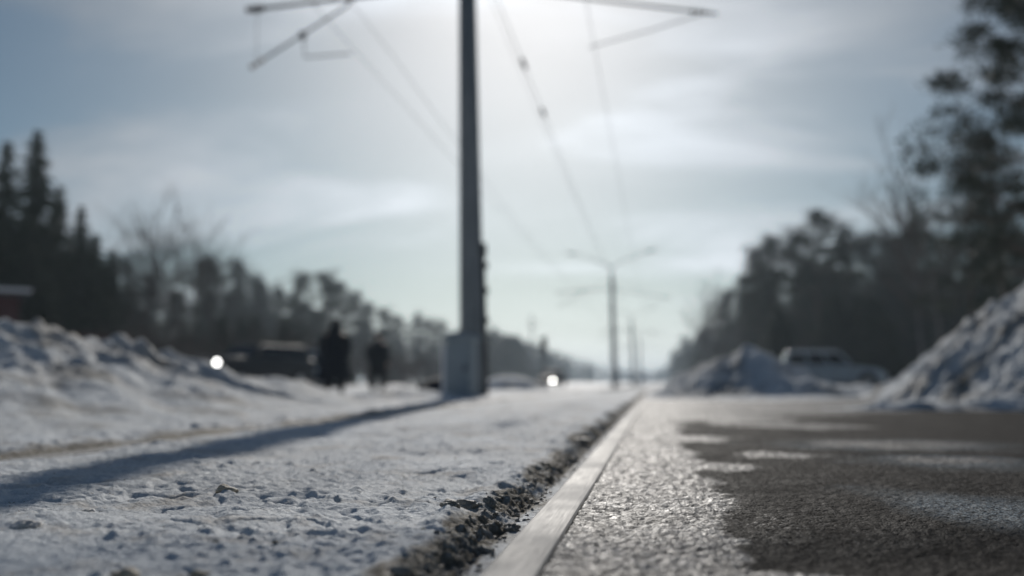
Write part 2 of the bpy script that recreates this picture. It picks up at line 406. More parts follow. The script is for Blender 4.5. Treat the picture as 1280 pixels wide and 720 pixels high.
def grid_mesh(name, X, Y, Z, keep=None, attrs=()):
    nr, nc = X.shape
    idx = np.arange(nr*nc).reshape(nr, nc)
    q = np.stack([idx[:-1, :-1], idx[:-1, 1:], idx[1:, 1:], idx[1:, :-1]], -1).reshape(-1, 4)
    if keep is not None: q = q[keep.reshape(-1)]
    used = np.unique(q); remap = np.full(nr*nc, -1); remap[used] = np.arange(len(used)); q = remap[q]
    co = np.stack([X.ravel(), Y.ravel(), Z.ravel()], -1)[used].astype(np.float32)
    me = bpy.data.meshes.new(name); me.vertices.add(len(co)); me.vertices.foreach_set('co', co.ravel())
    me.loops.add(q.size); me.loops.foreach_set('vertex_index', q.ravel().astype(np.int32))
    me.polygons.add(len(q)); me.polygons.foreach_set('loop_start', np.arange(len(q), dtype=np.int32)*4)
    try: me.polygons.foreach_set('loop_total', np.full(len(q), 4, dtype=np.int32))
    except Exception: pass
    me.polygons.foreach_set('use_smooth', np.ones(len(q), dtype=bool))
    me.update(calc_edges=True); me.validate()
    for an, av in attrs:
        a = me.attributes.new(an, 'FLOAT', 'POINT'); a.data.foreach_set('value', av.ravel()[used].astype(np.float32))
    return me

# polar grid, fine inside the view
az = np.concatenate([np.arange(-78, -38, .8), np.arange(-38, 22, .085), np.arange(22, 60.1, .8)])
rr = .45*np.exp(np.arange(0, math.log(70/.45), .0036))
A, RR_ = np.meshgrid(np.radians(az), rr)
GX, GY = np.sin(A)*RR_, np.cos(A)*RR_-.05
GZ = H(GX, GY)
cx = (GX[:-1, :-1]+GX[1:, 1:])/2; cy = (GY[:-1, :-1]+GY[1:, 1:])/2
isroad = (cx > XR) & (cy < road_edge(cx)+.05) & (cx < 9)
o = link('snow_ground', grid_mesh('snow_ground', GX, GY, GZ, ~isroad, [('dirt', dirt_at(GX, GY)*(GX < XR+.01))]), M['snow']); tag(o, kind='structure')
o = link('asphalt_road', grid_mesh('asphalt_road', GX, GY, GZ, isroad, [('ice', ice_mask(GX, GY)), ('frost', frost_mask(GX, GY))]), M['asphalt']); tag(o, kind='structure')
b = MB(); b.add([(-1500, -300, -.16), (1500, -300, -.16), (1500, 1500, -.16), (-1500, 1500, -.16)], [(0, 1, 2, 3)])
o = b.build('far_ground', M['far_snow'], fix=False); tag(o, kind='structure')

# ------------------------------------------------------------------ rails
def rail(name, x0, ztop, label):
    prof = [(-.036, -.034), (-.0352, -.010), (-.0335, -.0045), (-.030, -.0016), (-.022, -.0005), (0, 0), (.022, -.0005), (.030, -.0016), (.0335, -.0045), (.0352, -.010), (.036, -.034),
            (.010, -.045), (.009, -.120), (.06, -.135), (.065, -.150), (-.065, -.150), (-.06, -.135), (-.009, -.120), (-.010, -.045)]
    rust = [1, .8, .25, 0, 0, 0, 0, 0, .3, .8, 1]+[1]*8
    ys = np.concatenate([np.arange(-1.5, 9, .05), np.arange(9, 60, 1), np.arange(60, 700, 20)])
    me_b = MB(); rings = [[(x0+p[0], y, ztop+p[1]) for p in prof] for y in ys]; me_b.loft(rings)
    o = me_b.build(name, M['rail'], smooth=False)
    a = o.data.attributes.new('rust', 'FLOAT', 'POINT'); a.data.foreach_set('value', np.array(rust*len(ys), dtype=np.float32))
    tag(o, label, 'rail'); return o
rail('tram_rail', XR, 0, 'bright worn steel rail with polished top running along the edge of the asphalt')
rail('tram_rail', XR2, .004, 'half buried steel rail in a brown dirty line below the left snow bank')

# ------------------------------------------------------------------ ploughed snow
def heap(name, X0, X1, Y0, Y1, res, fn, label, cat, m='snow_pile', dirt=.25, group=None):
    xs = np.arange(X0, X1+res/2, res); ys = np.arange(Y0, Y1+res/2, res); X, Y = np.meshgrid(xs, ys)
    Z = fn(X, Y); base = H(X, Y)
    keep = (Z > base-.06); kf = keep[:-1, :-1] | keep[1:, 1:] | keep[1:, :-1] | keep[:-1, 1:]
    Z = np.maximum(Z, base-.08)
    d = np.clip(dirt*(.6+1.2*fbm(X, Y, 1.5, 4, 50.)), 0, 1)
    o = link(name, grid_mesh(name, X, Y, Z, kf, [('dirt', d)]), M[m]); tag(o, label, cat, group); return o
# crest of the left bank: where the photo shows it, over the line x = -4.6
def crest_pts(xp, pts):
    out = []
    for px, py in pts:
        r = ray(px, py); t = xp/r.x; out.append((r.y*t, CAMZ+r.z*t))
    return out
cp = crest_pts(-4.6, [(-160, 400), (-60, 404), (0, 408), (40, 410), (75, 414), (105, 424), (128, 437), (148, 449), (152, 424), (175, 428), (205, 436), (225, 456), (245, 470), (268, 480), (300, 481), (350, 478), (390, 480), (408, 486), (422, 499)])
cpy = np.array([c[0] for c in cp]); cpz = np.array([c[1] for c in cp])
def bank(X, Y):
    hc = np.interp(Y, cpy, cpz, left=cpz[0], right=-.1)
    hc = hc+.055*sst(9.6, 10.6, Y)*(1-sst(13.2, 14, Y))
    v = X+4.6                                             # + towards the track
    bw = 2.35-1.15*sst(9, 12, Y)
    prof = np.where(v > 0, (1-np.clip(v/bw, 0, 1))**2.0*.86+.14*(1-np.clip(v/bw, 0, 1)**2), np.clip(1-(v/-1.5)**2, -.5, 1))
    z = hc*prof
    k = np.clip(z/.40, 0, 1)**1.1*(1-.40*sst(9.6, 11.5, Y))
    # diagonal gouges left by the plough
    q = X*.9+Y*.75
    z = z+k*(.15*(.24-np.abs(fbm(q, (Y-X)*.35, 1.5, 3, 4.)))+.055*fbm(X, Y, 3.6, 3, 9.)+.02*fbm(X, Y, 9, 2, 19.)+.012*fbm(X, Y, 16, 3, 1.))
    z = z+.02*fbm(X, Y, 2.3, 3)*sst(2.45, 1.9, v)
    end = sst(14.2, 12.2, Y+.3*v)
    toe = sst(2.55, 2.05, v+.10*fbm(X, Y, 1.2, 3, 7.))
    return z*toe*(.25+.75*end)-.09*(1-toe)-.05*(1-end)
heap('snow_bank', -6.6, -1.95, -1.0, 14.0, .028, bank, 'long ploughed bank of gouged snow along the left side behind the buried rail', 'snow bank', dirt=.38)
def mound(cx, cy, rx, ry, h, sd, pw=1.4, rough=.1, skew=0., sq=2.):
    def f(X, Y):
        u = (X-cx)/rx; v = (Y-cy)/ry; d = (np.abs(u+skew*v)**sq+np.abs(v)**sq)**(1/sq)*(1+.16*fbm(X, Y, .9/rx*1.5, 2, sd))
        z = h*(1-np.clip(d, 0, 1.25)**pw)
        k = sst(1.1, .8, d)
        return z+k*rough*(fbm(X, Y, 1.7/rx*1.3, 3, sd+3)+.5*fbm(X, Y, 5, 3, sd+9)+.22*fbm(X, Y, 15, 3, sd+1)+.30*(.3-np.abs(fbm(X+.4*Y, Y*.6, 2.6, 3, sd+5))))
    return f
c1 = W(505, 490, 13.0)
heap('snow_mound', c1.x-1.9, c1.x+1.5, c1.y-1.1, c1.y+1.3, .03, mound(c1.x, c1.y, .85, .95, .125, 5., 2., .018), 'low rounded snow mound just left of the grey cabinet at the pole foot', 'snow mound')
c2 = W(938, 478, 14.2)
heap('snow_pile', c2.x-1.7, c2.x+1.7, c2.y-1.7, c2.y+2.6, .025, mound(c2.x, c2.y+.5, 1.42, 1.75, .76, 12., .98, .075, .15, 2.2), 'small pointed heap of ploughed snow in front of the silver car', 'snow pile', dirt=.36)
c3 = W(1372, 478, 11.6)
heap('snow_pile', c3.x-3.6, c3.x+2.6, c3.y-4.0, c3.y+3.9, .026, mound(c3.x, c3.y, 2.42, 3.5, 1.72, 23., 1.12, .15, 0., 3.), 'tall lumpy snow heap rising out of the picture at the right edge', 'snow pile', dirt=.42)
c4 = W(1060, 478, 17.5)
heap('snow_ridge', c4.x-1.6, c4.x+2.2, c4.y-1.0, c4.y+1.0, .04, mound(c4.x, c4.y, 1.6, .75, .17, 31., 1.6, .04), 'low snow ridge lying in the gap between the two heaps', 'snow ridge')
c5 = W(668, 474, 42)
heap('snow_ridge', c5.x-4, c5.x+4, c5.y-2, c5.y+2, .1, mound(c5.x-1.1, c5.y, 1.7, 1.6, .48, 41., 1.9, .06), 'flat topped distant snow ridge right of the near pole', 'snow ridge')
c6 = W(1190, 478, 8.3)
heap('snow_ridge', c6.x-1.15, c6.x+2.2, c6.y-.45, c6.y+.35, .02, mound(c6.x+.4, c6.y, 1.5, .26, .085, 51., 1.3, .04), 'thin crumbly snow ridge at the foot of the tall right heap', 'snow ridge', dirt=.35)

# clods lying on the snow (single ones that can be pointed at)
def clod(name, p, s, m, label, seed, zoff=.35, group=None):
    rs = random.Random(seed); bm = bmesh.new(); bmesh.ops.create_icosphere(bm, subdivisions=4, radius=1)
    off = rs.random()*50
    co = np.array([v.co[:] for v in bm.verts])
    n1 = fbm(co[:, 0]+co[:, 2]*.7, co[:, 1]-co[:, 2]*.6, 1.1, 4, off); n2 = fbm(co[:, 0]-co[:, 2], co[:, 1]+co[:, 2], 3.6, 2, off)
    for v, a, c in zip(bm.verts, n1, n2): v.co = v.co*(1+.42*a+.14*c)
    for v in bm.verts: v.co = Vector((v.co.x*s[0], v.co.y*s[1], v.co.z*s[2]))
    me = bpy.data.meshes.new(name); bm.to_mesh(me); bm.free()
    o = link(name, me, M[m], smooth=True)
    z = float(H(np.array([p[0]]), np.array([p[1]]))[0]); o.location = (p[0], p[1], z+s[2]*zoff); o.rotation_euler = (0, 0, rs.random()*6)
    tag(o, label, 'clod', group); return o
for i, (px, py, wpx, hpx, m, lab) in enumerate([
    (283, 612, 19, 10, 'clod_tan', 'round sandy snow clod alone on the snow at left centre'),
    (157, 712, 24, 13, 'clod_tan', 'grey brown clod at the bottom edge of the picture at lower left'),
    (250, 706, 16, 7, 'clod_tan', 'small flat brown clod near the bottom edge at lower left'),
    (580, 626, 26, 14, 'clod', 'tallest dark dirty clod on the lip of snow left of the rail'),
    (611, 622, 13, 13, 'clod', 'small upright dark clod just right of the tallest one beside the rail'),
    (562, 632, 22, 9, 'clod', 'flat brown clod at the left end of the dirty lumps beside the rail'),
    (500, 708, 22, 14, 'clod', 'dark gritty clod nearest the bottom edge beside the rail trench'),
    (724, 546, 26, 6, 'clod', 'dark dirty lump on the snow lip farther along the rail'),
    (35, 658, 26, 9, 'clod_white', 'flat whitish clod near the left edge on the packed snow'),
    (108, 636, 18, 6, 'clod_white', 'whitish clod between the left edge and the round sandy clod'),
    (640, 640, 18, 12, 'clod', 'grey clod stuck in the trench wall closest to the rail'),
    (604, 664, 20, 14, 'clod', 'grey lump sliding down the trench wall below the upright clod')]):
    g = gp(px, py, .015); D = math.hypot(g.x, g.y)
    clod('snow_clod', (g.x, g.y), (wpx*D/F*.62, wpx*D/F*.55, hpx*D/F*.62), m, lab, 100+i, .25)
# crumbs: nobody could count them
def crumbs():
    rs = np.random.RandomState(5); b = MB()
    ico = bmesh.new(); bmesh.ops.create_icosphere(ico, subdivisions=1, radius=1); V = np.array([v.co[:] for v in ico.verts]); Fc = [tuple(v.index for v in f.verts) for f in ico.faces]; ico.free()
    P = []
    for k in range(1300):
        y = .75*math.exp(rs.rand()*2.2)
        e = XR-.135
        if rs.rand() < .93: x = XR-.085+rs.randn()*.02
        else: x = -.25-rs.rand()*min(2.6, y*.9)
        if x > XR-.045: continue
        P.append((x, y, (.0014+.0030*rs.rand()**2.5)*(1 if x > -.45 else .9)))
    P = np.array(P); Z = H(P[:, 0], P[:, 1])
    for (x, y, s), z in zip(P, Z):
        vs = V*(1+.35*rs.randn(len(V), 1)*.7)*s*np.array([1.2, 1.2, .8])+np.array([x, y, z+s*.35]); b.add(vs, Fc)
    o = b.build('snow_crumbs', M['clod'], fix=False); tag(o, 'loose gritty crumbs of dirty snow scattered along the rail trench', 'crumbs', kind='stuff')
crumbs()

# ------------------------------------------------------------------ poles with arms
P1 = W(591, 497, 15.7); P1.z = float(H(np.array([P1.x]), np.array([P1.y]))[0])-.02
ZC, ZM, ZR = 5.66, 6.44, 5.49                                        # contact wire, messenger wire
XC1, XC2 = -4.85-P1.x, -.91-P1.x                           # wires relative to the pole
def insul(b, a, c, n=4, r=.055):
    a = Vector(a); c = Vector(c); b.tube([a, c], .02, 6)
    for k in range(n):
        p = a.lerp(c, (k+.5)/n); d = (c-a).normalized()*.018; b.tube([p-d, p+d], r, 8)
def make_pole(label):
    root = empty('catenary_pole', (P1.x, P1.y, P1.z)); z0 = -P1.z
    tag(root, label, 'pole', 'poles in a row along the track')
    b = MB(); b.tube([(0, 0, -.3), (0, 0, 0), (0, 0, 3.8), (0, 0, 7.55+z0)], [.212, .208, .168, .130], 20); b.build('pole_shaft', M['concrete'], root, True)
    b = MB(); b.tube([(0, 0, 7.5+z0), (0, 0, 8.2+z0)], .045, 8); b.build('pole_cap', M['steel'], root)
    for s in (-1, 1):
        b = MB(); b.tube([(0, 0, 8.05+z0), (s*.35, 0, 8.35+z0), (s*1.2, 0, 8.75+z0), (s*2.45, 0, 9.15+z0)], [.035, .035, .03, .026], 8)
        la = b.build('lamp_arm', M['steel'], root, True)
        b = MB(); b.loft([[(s*x, yy, zz_+z0) for yy, zz_ in ((-hw, 9.10+u), (-hw*.6, 9.20+u), (hw*.6, 9.20+u), (hw, 9.10+u))] for x, hw, u in ((2.35, .05, .0), (2.6, .12, .04), (2.95, .10, .08), (3.05, .04, .1))]); b.build('lamp_head', M['steel'], la)
    # left bracket
    b = MB(); b.tube([(-.1, 0, 6.68+z0), (-3.76, 0, 6.53+z0)], .032, 8); bl = b.build('bracket_arm', M['dark_steel'], root)
    b = MB(); insul(b, (-3.46, 0, 6.542+z0), (-3.80, 0, 6.528+z0), 4, .06); b.build('insulator', M['porcelain'], bl)
    b = MB(); b.tube([(-.10, 0, 7.35+z0), (-2.6, 0, 6.53+z0)], .010, 6); b.build('stay_rod', M['steel'], bl)
    b = MB(); b.tube([(XC1, 0, ZM+.06+z0), (-3.68, 0, 5.54+z0)], .022, 8); dg = b.build('registration_tube', M['steel'], root)
    b = MB(); insul(b, (-3.46, 0, 5.663+z0), (-3.72, 0, 5.517+z0), 3, .05); b.build('insulator', M['porcelain'], dg)
    b = MB(); b.tube([(-2.8, .03, 6.03+z0), (-2.8, .10, 5.68+z0), (XC1-.02, .1, ZC+.03+z0)], .014, 6); b.build('steady_arm', M['steel'], root)
    b = MB(); b.tube([(-3.6, 0, 6.53+z0), (-3.6, 0, 5.58+z0)], .006, 5); b.build('hanger', M['steel'], root)
    for xx, zt in ((-3.6, 6.536), (XC1, 6.60), (-2.8, 6.03)):
        b = MB(); b.box(xx-.05, xx+.05, -.045, .045, zt-.06+z0, zt+.05+z0); b.build('clamp', M['dark_steel'], bl, bevel=.01)
    # right bracket
    b = MB(); b.tube([(.1, 0, 6.66+z0), (3.98, 0, 5.90+z0)], .022, 8); br = b.build('bracket_arm', M['dark_steel'], root)
    b = MB(); insul(b, (3.55, 0, 5.984+z0), (3.83, 0, 5.929+z0), 3, .05); b.build('insulator', M['porcelain'], br)
    b = MB(); b.tube([(3.72, .05, 5.93+z0), (2.9, .05, 5.72+z0), (XC2+.05, .05, ZR+.04+z0), (XC2, .05, ZR+z0+.012)], .010, 6); b.build('steady_arm', M['steel'], root)
    b = MB(); b.tube([(.10, 0, 7.5+z0), (2.6, 0, 6.38+z0)], .010, 6); b.build('stay_rod', M['steel'], br)
    b = MB(); b.box(.02, .34, -.03, .03, 6.66+z0, 6.72+z0); fb = b.build('feeder_bracket', M['dark_steel'], root)
    return root
pole = make_pole('nearest and tallest concrete pole, left of centre, with a grey cabinet at its foot')
pole.rotation_euler.y = R(-1.0)
reg(pole)
SP = 52.6
plabels = ['slim grey pole in mid distance with lamp arms spread in a V', 'second farthest pole, thin and pale, just right of the mid distance pole', 'farthest thin pole, faint in the haze near the vanishing point']
for k in range(3):
    o = copy_tree(pole); o.location = (P1.x, P1.y+SP*(k+1), -.10); o['label'] = plabels[k]
# fittings only the near pole shows
b = MB(); b.tube([(.215, -.02, -.05), (.20, -.02, 1.2), (.185, -.02, 2.35)], .045, 10); cd = b.build('cable_conduit', M['dark_steel'], pole, True)
for z in (1.15, 1.62, 2.02): 
    b = MB(); b.box(.12, .275, -.07, .05, z, z+.09); b.build('clamp', M['dark_steel'], cd, bevel=.01)
b = MB(); b.box(.12, .25, -.08, .06, 2.22, 2.42); b.build('junction_box', M['dark_steel'], cd, bevel=.012)
b = MB(); b.tube([(-.02, -.186, .0), (-.02, -.16, 2.6), (-.02, -.115, 6.5)], .012, 6); b.build('earth_cable', M['dark_steel'], pole)
for z in (2.9, 4.4, 5.6):
    rr0 = .184-.0105*z+.004; b = MB(); b.tube([(0, 0, z), (0, 0, z+.05)], rr0+.003, 20); b.build('strap', M['steel'], pole, True)

# ------------------------------------------------------------------ wires
def span(x, zt, sag, y0, y1, r, name, label, cat='wire', wig=0.0, pole0=P1.y):
    pts = []; y = y0
    while y <= y1:
        u = ((y-pole0)/SP) % 1.0; z = zt-4*sag*u*(1-u); k = math.floor((y-pole0)/SP)
        xs = x+wig*((-1)**k)*(2*u-1); pts.append((xs, y, z)); y += SP/16
    b = MB(); b.tube(pts, r, 5); o = b.build(name, M['copper'], None, True); tag(o, label, cat); return o
YA, YB = P1.y-SP*.9, P1.y+SP*5
span(P1.x+XC1, ZC, .05, YA, YB, .006, 'contact_wire', 'lower overhead wire on the left arms of the poles')
span(P1.x+XC2, ZR, .05, YA, YB, .005, 'contact_wire', 'overhead wire on the right arms above the bright rail')
ml = span(P1.x+XC1, ZM, .55, YA, YB, .006, 'messenger_wire', 'upper sagging overhead wire on the left arms of the poles')
def feeder(x, z, r, label, ins):
    o = span(x, z, .25, YA, YB, r, 'feeder_cable', label, 'cable')
    for y in ins:
        u = ((y-P1.y)/SP) % 1; zz2 = z-4*.25*u*(1-u); b = MB(); insul(b, (x, y-.32, zz2), (x, y+.32, zz2), 5, .045); b.build('insulator', M['porcelain'], o)
feeder(P1.x+.27, 6.72, .007, 'sagging cable close beside the pole carrying two dark insulators', (19.5, 23.0))
feeder(P1.x+.05, 6.95, .005, 'bare cable running just above the one with the two dark insulators', ())

# ------------------------------------------------------------------ cabinet and bag at the pole foot
cb = W(578, 497, 14.7); cbz = float(H(np.array([cb.x]), np.array([cb.y]))[0])
root = empty('electric_cabinet', (cb.x-.02, cb.y, cbz-.05), R(-8)); tag(root, 'grey blue roadside cabinet with rounded hood at the foot of the nearest pole', 'cabinet')
b = MB(); b.box(-.20, .20, -.16, .16, .0, .88); b.build('housing', M['cabinet'], root, bevel=.02)
b = MB(); rings = []
for y in (-.20, -.19, .19, .20):
    s = .98 if abs(y) > .195 else 1.0
    rings.append([(.25*s*math.cos(t), y, .86+.13*s*math.sin(t)) for t in [math.pi*k/10 for k in range(11)]])
b.loft(rings); b.build('hood', M['cabinet'], root, True)
b = MB(); b.box(-.17, .17, -.178, -.163, .08, .82); dr = b.build('door', M['cabinet'], root, bevel=.006)
b = MB(); b.box(.11, .135, -.20, -.179, .42, .52); b.build('handle', M['dark_steel'], dr)
b = MB(); b.box(-.28, -.205, -.10, .12, .02, .80); b.build('side_box', M['roof_snow'], root, bevel=.02)
b = MB(); b.box(-.24, .24, -.2, .2, -.12, .0-.002); b.build('plinth', M['concrete'], root)
bp = W(545, 492, 15.6); bz = float(H(np.array([bp.x]), np.array([bp.y]))[0])
bm = bmesh.new(); bmesh.ops.create_uvsphere(bm, u_segments=24, v_segments=14, radius=1)
co = np.array([v.co[:] for v in bm.verts]); nn = fbm(co[:, 0]+co[:, 2], co[:, 1]-co[:, 2], 1.3, 3, 7.)
for v, a in zip(bm.verts, nn): v.co = Vector((v.co.x*.30, v.co.y*.2, max(v.co.z, -.6)*.17+.05*max(0, v.co.x)))*(1+.2*a)
me = bpy.data.meshes.new('refuse_bag'); bm.to_mesh(me); bm.free()
o = link('refuse_bag', me, M['bag'], smooth=True); o.location = (bp.x, bp.y, bz+.10); tag(o, 'dark slumped bag on the snow left of the grey cabinet', 'bag')

# ------------------------------------------------------------------ traffic signal and far mast
tp = W(680, 478, 66)
root = empty('traffic_light', (tp.x, tp.y, -.12)); tag(root, 'dark traffic light on a post before the far trees, right of the near pole', 'traffic light')
b = MB(); b.tube([(0, 0, 0), (0, 0, 2.5)], .07, 10); b.build('post', M['dark_steel'], root, True)
b = MB(); b.box(-.2, .2, -.13, .13, 2.4, 3.35); hd = b.build('signal_head', M['plastic'], root, bevel=.03)
for z in (2.57, 2.87, 3.17):
    b = MB(); b.tube([(0, -.131, z), (0, -.16, z)], .11, 16); b.build('lens', M['signal'], hd)
    b = MB(); b.tube([(0, -.165, z+.12), (0, -.30, z+.12)], .03, 8); b.build('visor', M['plastic'], hd)
tp = W(665, 478, 150)
root = empty('utility_mast', (tp.x, tp.y, -.12)); tag(root, 'thin faint mast sticking up over the far trees left of the traffic light', 'mast')
b = MB(); b.tube([(0, 0, 0), (0, 0, 10.6)], [.16, .07], 8); b.build('shaft', M['steel'], root, True)
b = MB(); b.box(-.9, .9, -.05, .05, 9.4, 9.5); b.box(-.7, .7, -.05, .05, 8.6, 8.7); b.build('crossarm', M['steel'], root)

# ------------------------------------------------------------------ cars
def car(name, label, cat, loc, rz, L, Wd, roof, paint_m, prof, cab, wheels, lamps='lamp_off', group=None, extra=None, nwin=2):
    """prof: (x, top z) stations of the lower body; cab: (x rear bottom, x rear top, x front top, x front bottom)"""
    root = empty(name, loc, rz); tag(root, label, cat, group); hw = Wd/2
    b = MB(); rings = []
    for x, zt, k in prof:
        w_ = hw*k; zb = .30
        rings.append([(x, -w_*.92, zb), (x, -w_, zb+.14), (x, -w_, zt-.16), (x, -w_*.95, zt-.05), (x, -w_*.82, zt), (x, w_*.82, zt), (x, w_*.95, zt-.05), (x, w_, zt-.16), (x, w_, zb+.14), (x, w_*.92, zb)])
    b.loft(rings); body = b.build('body', paint_m, root, True, bevel=.03, seg=2)
    x0, x1, x2, x3 = cab; zb = min(p[1] for p in prof if x0-.1 <= p[0] <= x3+.1)-.03; tw = hw*.74; bw_ = hw*.93
    def cabpt(u, v, s):      # u 0..1 along, v 0..1 up
        xa = x0+(x3-x0)*u; xb = x1+(x2-x1)*u; return Vector((xa+(xb-xa)*v, s*(bw_+(tw-bw_)*v), zb+(roof-zb)*v))
    b = MB(); ring = []
    for v in (0, .5, .93, 1.0):
        i = .06 if v == 1.0 else 0
        sx = [cabpt(0, v, -1)+Vector((i, i, 0)), cabpt(1, v, -1)+Vector((-i, i, 0)), cabpt(1, v, 1)+Vector((-i, -i, 0)), cabpt(0, v, 1)+Vector((i, -i, 0))]
        ring.append(sx)
    b.loft(ring); cabn = b.build('cabin', paint_m, root, False, bevel=.05, seg=3)
    for s in (-1, 1):
        for k in range(nwin):
            u0 = .05+(k/nwin)*.90+.02; u1 = .05+((k+1)/nwin)*.90-.02; b = MB()
            q = [cabpt(u0, .16, s), cabpt(u1, .16, s), cabpt(u1, .86, s), cabpt(u0, .86, s)]; off = Vector((0, s*.012, .003))
            b.loft([[p-off*.8 for p in q], [p+off for p in q]]); b.build('side_window', M['glass'], cabn)
    for u, nm in ((0, 'rear_window'), (1, 'windscreen')):
        q = []
        for v, s in ((.14, -.88), (.14, .88), (.88, .88), (.88, -.88)):
            p = cabpt(u, v, 1); q.append(Vector((p.x, p.y*s, p.z)))
        off = Vector(((-1 if u == 0 else 1)*.014, 0, .004)); b = MB(); b.loft([[p-off*.8 for p in q], [p+off for p in q]]); b.build(nm, M['glass'], cabn)
    for xw in wheels:
        for s in (-1, 1):
            b = MB(); b.tube([(xw, s*(hw-.03), .40), (xw, s*(hw+.006), .40)], .42, 24); b.build('wheel_arch', M['plastic'], root)
            b = MB(); b.tube([(xw, s*(hw-.22), .34), (xw, s*(hw-.2), .34), (xw, s*(hw+.012), .34), (xw, s*(hw+.03), .34)], [.30, .34, .34, .31], 24); wh = b.build('wheel', M['tyre'], root, True)
            b = MB(); b.tube([(xw, s*(hw+.028), .34), (xw, s*(hw+.04), .34)], [.21, .19], 20); b.build('rim', M['rim'], wh)
    xf = prof[-1][0]; xr = prof[0][0]; zl = prof[-1][1]-.17
    for s in (-1, 1):
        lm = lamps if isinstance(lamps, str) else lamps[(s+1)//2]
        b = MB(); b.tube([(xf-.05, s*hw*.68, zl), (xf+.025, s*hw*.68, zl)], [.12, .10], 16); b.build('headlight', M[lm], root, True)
        b = MB(); b.box(xr-.02, xr+.06, s*hw*.72-.09, s*hw*.72+.09, .75, 1.0); b.build('tail_light', M['tail'], root, bevel=.02)
        b = MB(); b.box(x3-.28, x3-.12, s*(bw_+.05)-.07, s*(bw_+.05)+.07, zb+.10, zb+.24); b.build('mirror', M['plastic'], root, bevel=.03)
    b = MB(); b.box(xf-.06, xf+.03, -hw*.86, hw*.86, .34, .50); b.build('front_bumper', M['plastic'], root, bevel=.03)
    b = MB(); b.box(xr-.03, xr+.06, -hw*.86, hw*.86, .36, .54); b.build('rear_bumper', M['plastic'], root, bevel=.03)
    b = MB(); b.box(xf-.02, xf+.012, -hw*.45, hw*.45, zl-.10, zl+.06); b.build('grille', M['plastic'], root)
    if extra: extra(root, hw)
    return root
suv = [(-2.35, .92, .86), (-2.2, 1.05, .97), (-1.2, 1.10, 1), (.6, 1.09, 1), (1.35, 1.04, .99), (2.0, .96, .96), (2.35, .78, .84)]
sedan = [(-2.2, .82, .84), (-2.0, .96, .96), (-1.1, .98, 1), (.6, .96, 1), (1.3, .90, .99), (1.95, .80, .95), (2.2, .66, .82)]
offroad = [(-2.3, 1.05, .9), (-2.2, 1.12, .98), (-1.2, 1.15, 1), (.6, 1.15, 1), (1.3, 1.14, .99), (2.0, 1.12, .97), (2.25, 1.08, .90)]
vanp = [(-2.5, 1.0, .92), (-2.4, 1.15, .99), (-1.0, 1.20, 1), (1.0, 1.20, 1), (1.7, 1.15, .99), (2.3, 1.0, .95), (2.5, .8, .86)]
def roof_rack(root, hw):
    for s in (-1, 1):
        b = MB(); b.tube([(-1.9, s*hw*.62, 1.74), (-1.8, s*hw*.62, 1.80), (.3, s*hw*.62, 1.80), (.45, s*hw*.62, 1.73)], .02, 8); b.build('roof_rail', M['chrome'], root, True)
p = W(1038, 478, 46); car('parked_car', 'silver blue estate car parked side on between the two snow heaps', 'car', (p.x, p.y, -.11), R(-2), 4.7, 1.85, 1.74, M['paint_silver'], suv, (-2.15, -1.98, .35, 1.05), (-1.45, 1.50), extra=roof_rack, nwin=3, group='vehicles beside the track')
p = W(316, 478, 35); car('parked_car', 'dark off-road car with one lens glowing as a sun glint half hidden behind the left snow bank', 'car', (p.x, p.y, -.05), R(-112), 4.4, 1.8, 1.58, M['paint_dark'], offroad, (-2.1, -1.95, .35, .85), (-1.4, 1.45), lamps=('lamp_off', 'glint_near'), group='vehicles beside the track')
def stripe(root, hw):
    for s in (-1, 1):
        b = MB(); b.box(-2.1, 2.0, s*(hw+.006)-.006, s*(hw+.006)+.006, .85, 1.02); b.build('stripe', M['paint_blue'], root)
p = W(378, 478, 58); car('parked_van', 'pale blue and white van parked left of the people in front of the trees', 'van', (p.x, p.y, -.1), R(172), 5.0, 1.95, 2.15, M['paint_white'], vanp, (-2.4, -2.3, 1.2, 1.75), (-1.6, 1.65), extra=stripe, nwin=3, group='vehicles beside the track')
p = W(694, 478, 88); car('distant_car', 'distant oncoming car with one lens glowing as a sun glint right of the traffic light', 'car', (p.x-.3, p.y, -.15), R(-90-7), 4.4, 1.75, 1.46, M['paint_dark'], sedan, (-1.75, -1.2, .25, 1.0), (-1.35, 1.35), lamps=('lamp_off', 'glint_far'), group='vehicles beside the track')

# ------------------------------------------------------------------ building and fence at the left edge
hp = W(-62, 478, 40)
root = empty('red_house', (hp.x, hp.y, -.1), R(40)); tag(root, 'dark red wooden building with a snowy roof edge at the left border', 'building')
b = MB(); b.box(-6, 2.35, 0, 5, 0, 3.9); wl = b.build('wall', M['red_wall'], root)
b = MB(); b.loft([[(x, -.45, 3.85), (x, 2.5, 3.98), (x, 5.45, 3.85), (x, 5.45, 4.0), (x, 2.5, 4.15), (x, -.45, 4.02)] for x in (-6.5, 2.75)]); rf = b.build('roof', M['plastic'], root)
b = MB(); b.loft([[(x, -.5, 4.03), (x, 2.5, 4.16), (x, 5.5, 4.01), (x, 5.5, 4.14), (x, 2.5, 4.28), (x, -.5, 4.17)] for x in (-6.5, 2.75)]); b.build('roof_snow', M['roof_snow'], rf, bevel=.04)
for x in (-3.6, -.6):
    b = MB(); b.box(x-.6, x+.6, -.05, .03, 1.2, 2.4); fr = b.build('window', M['fence'], root)
    b = MB(); b.box(x-.5, x+.5, -.065, -.052, 1.3, 2.3); b.build('pane', M['glass'], fr)
f0 = W(-60, 478, 31); f1 = W(158, 478, 36); dv = f1-f0; Lf = dv.length
root = empty('board_fence', (f0.x, f0.y, -.1), math.atan2(dv.y, dv.x)); tag(root, 'low dark brown board fence behind the left snow bank', 'fence')
b = MB(); x = 0
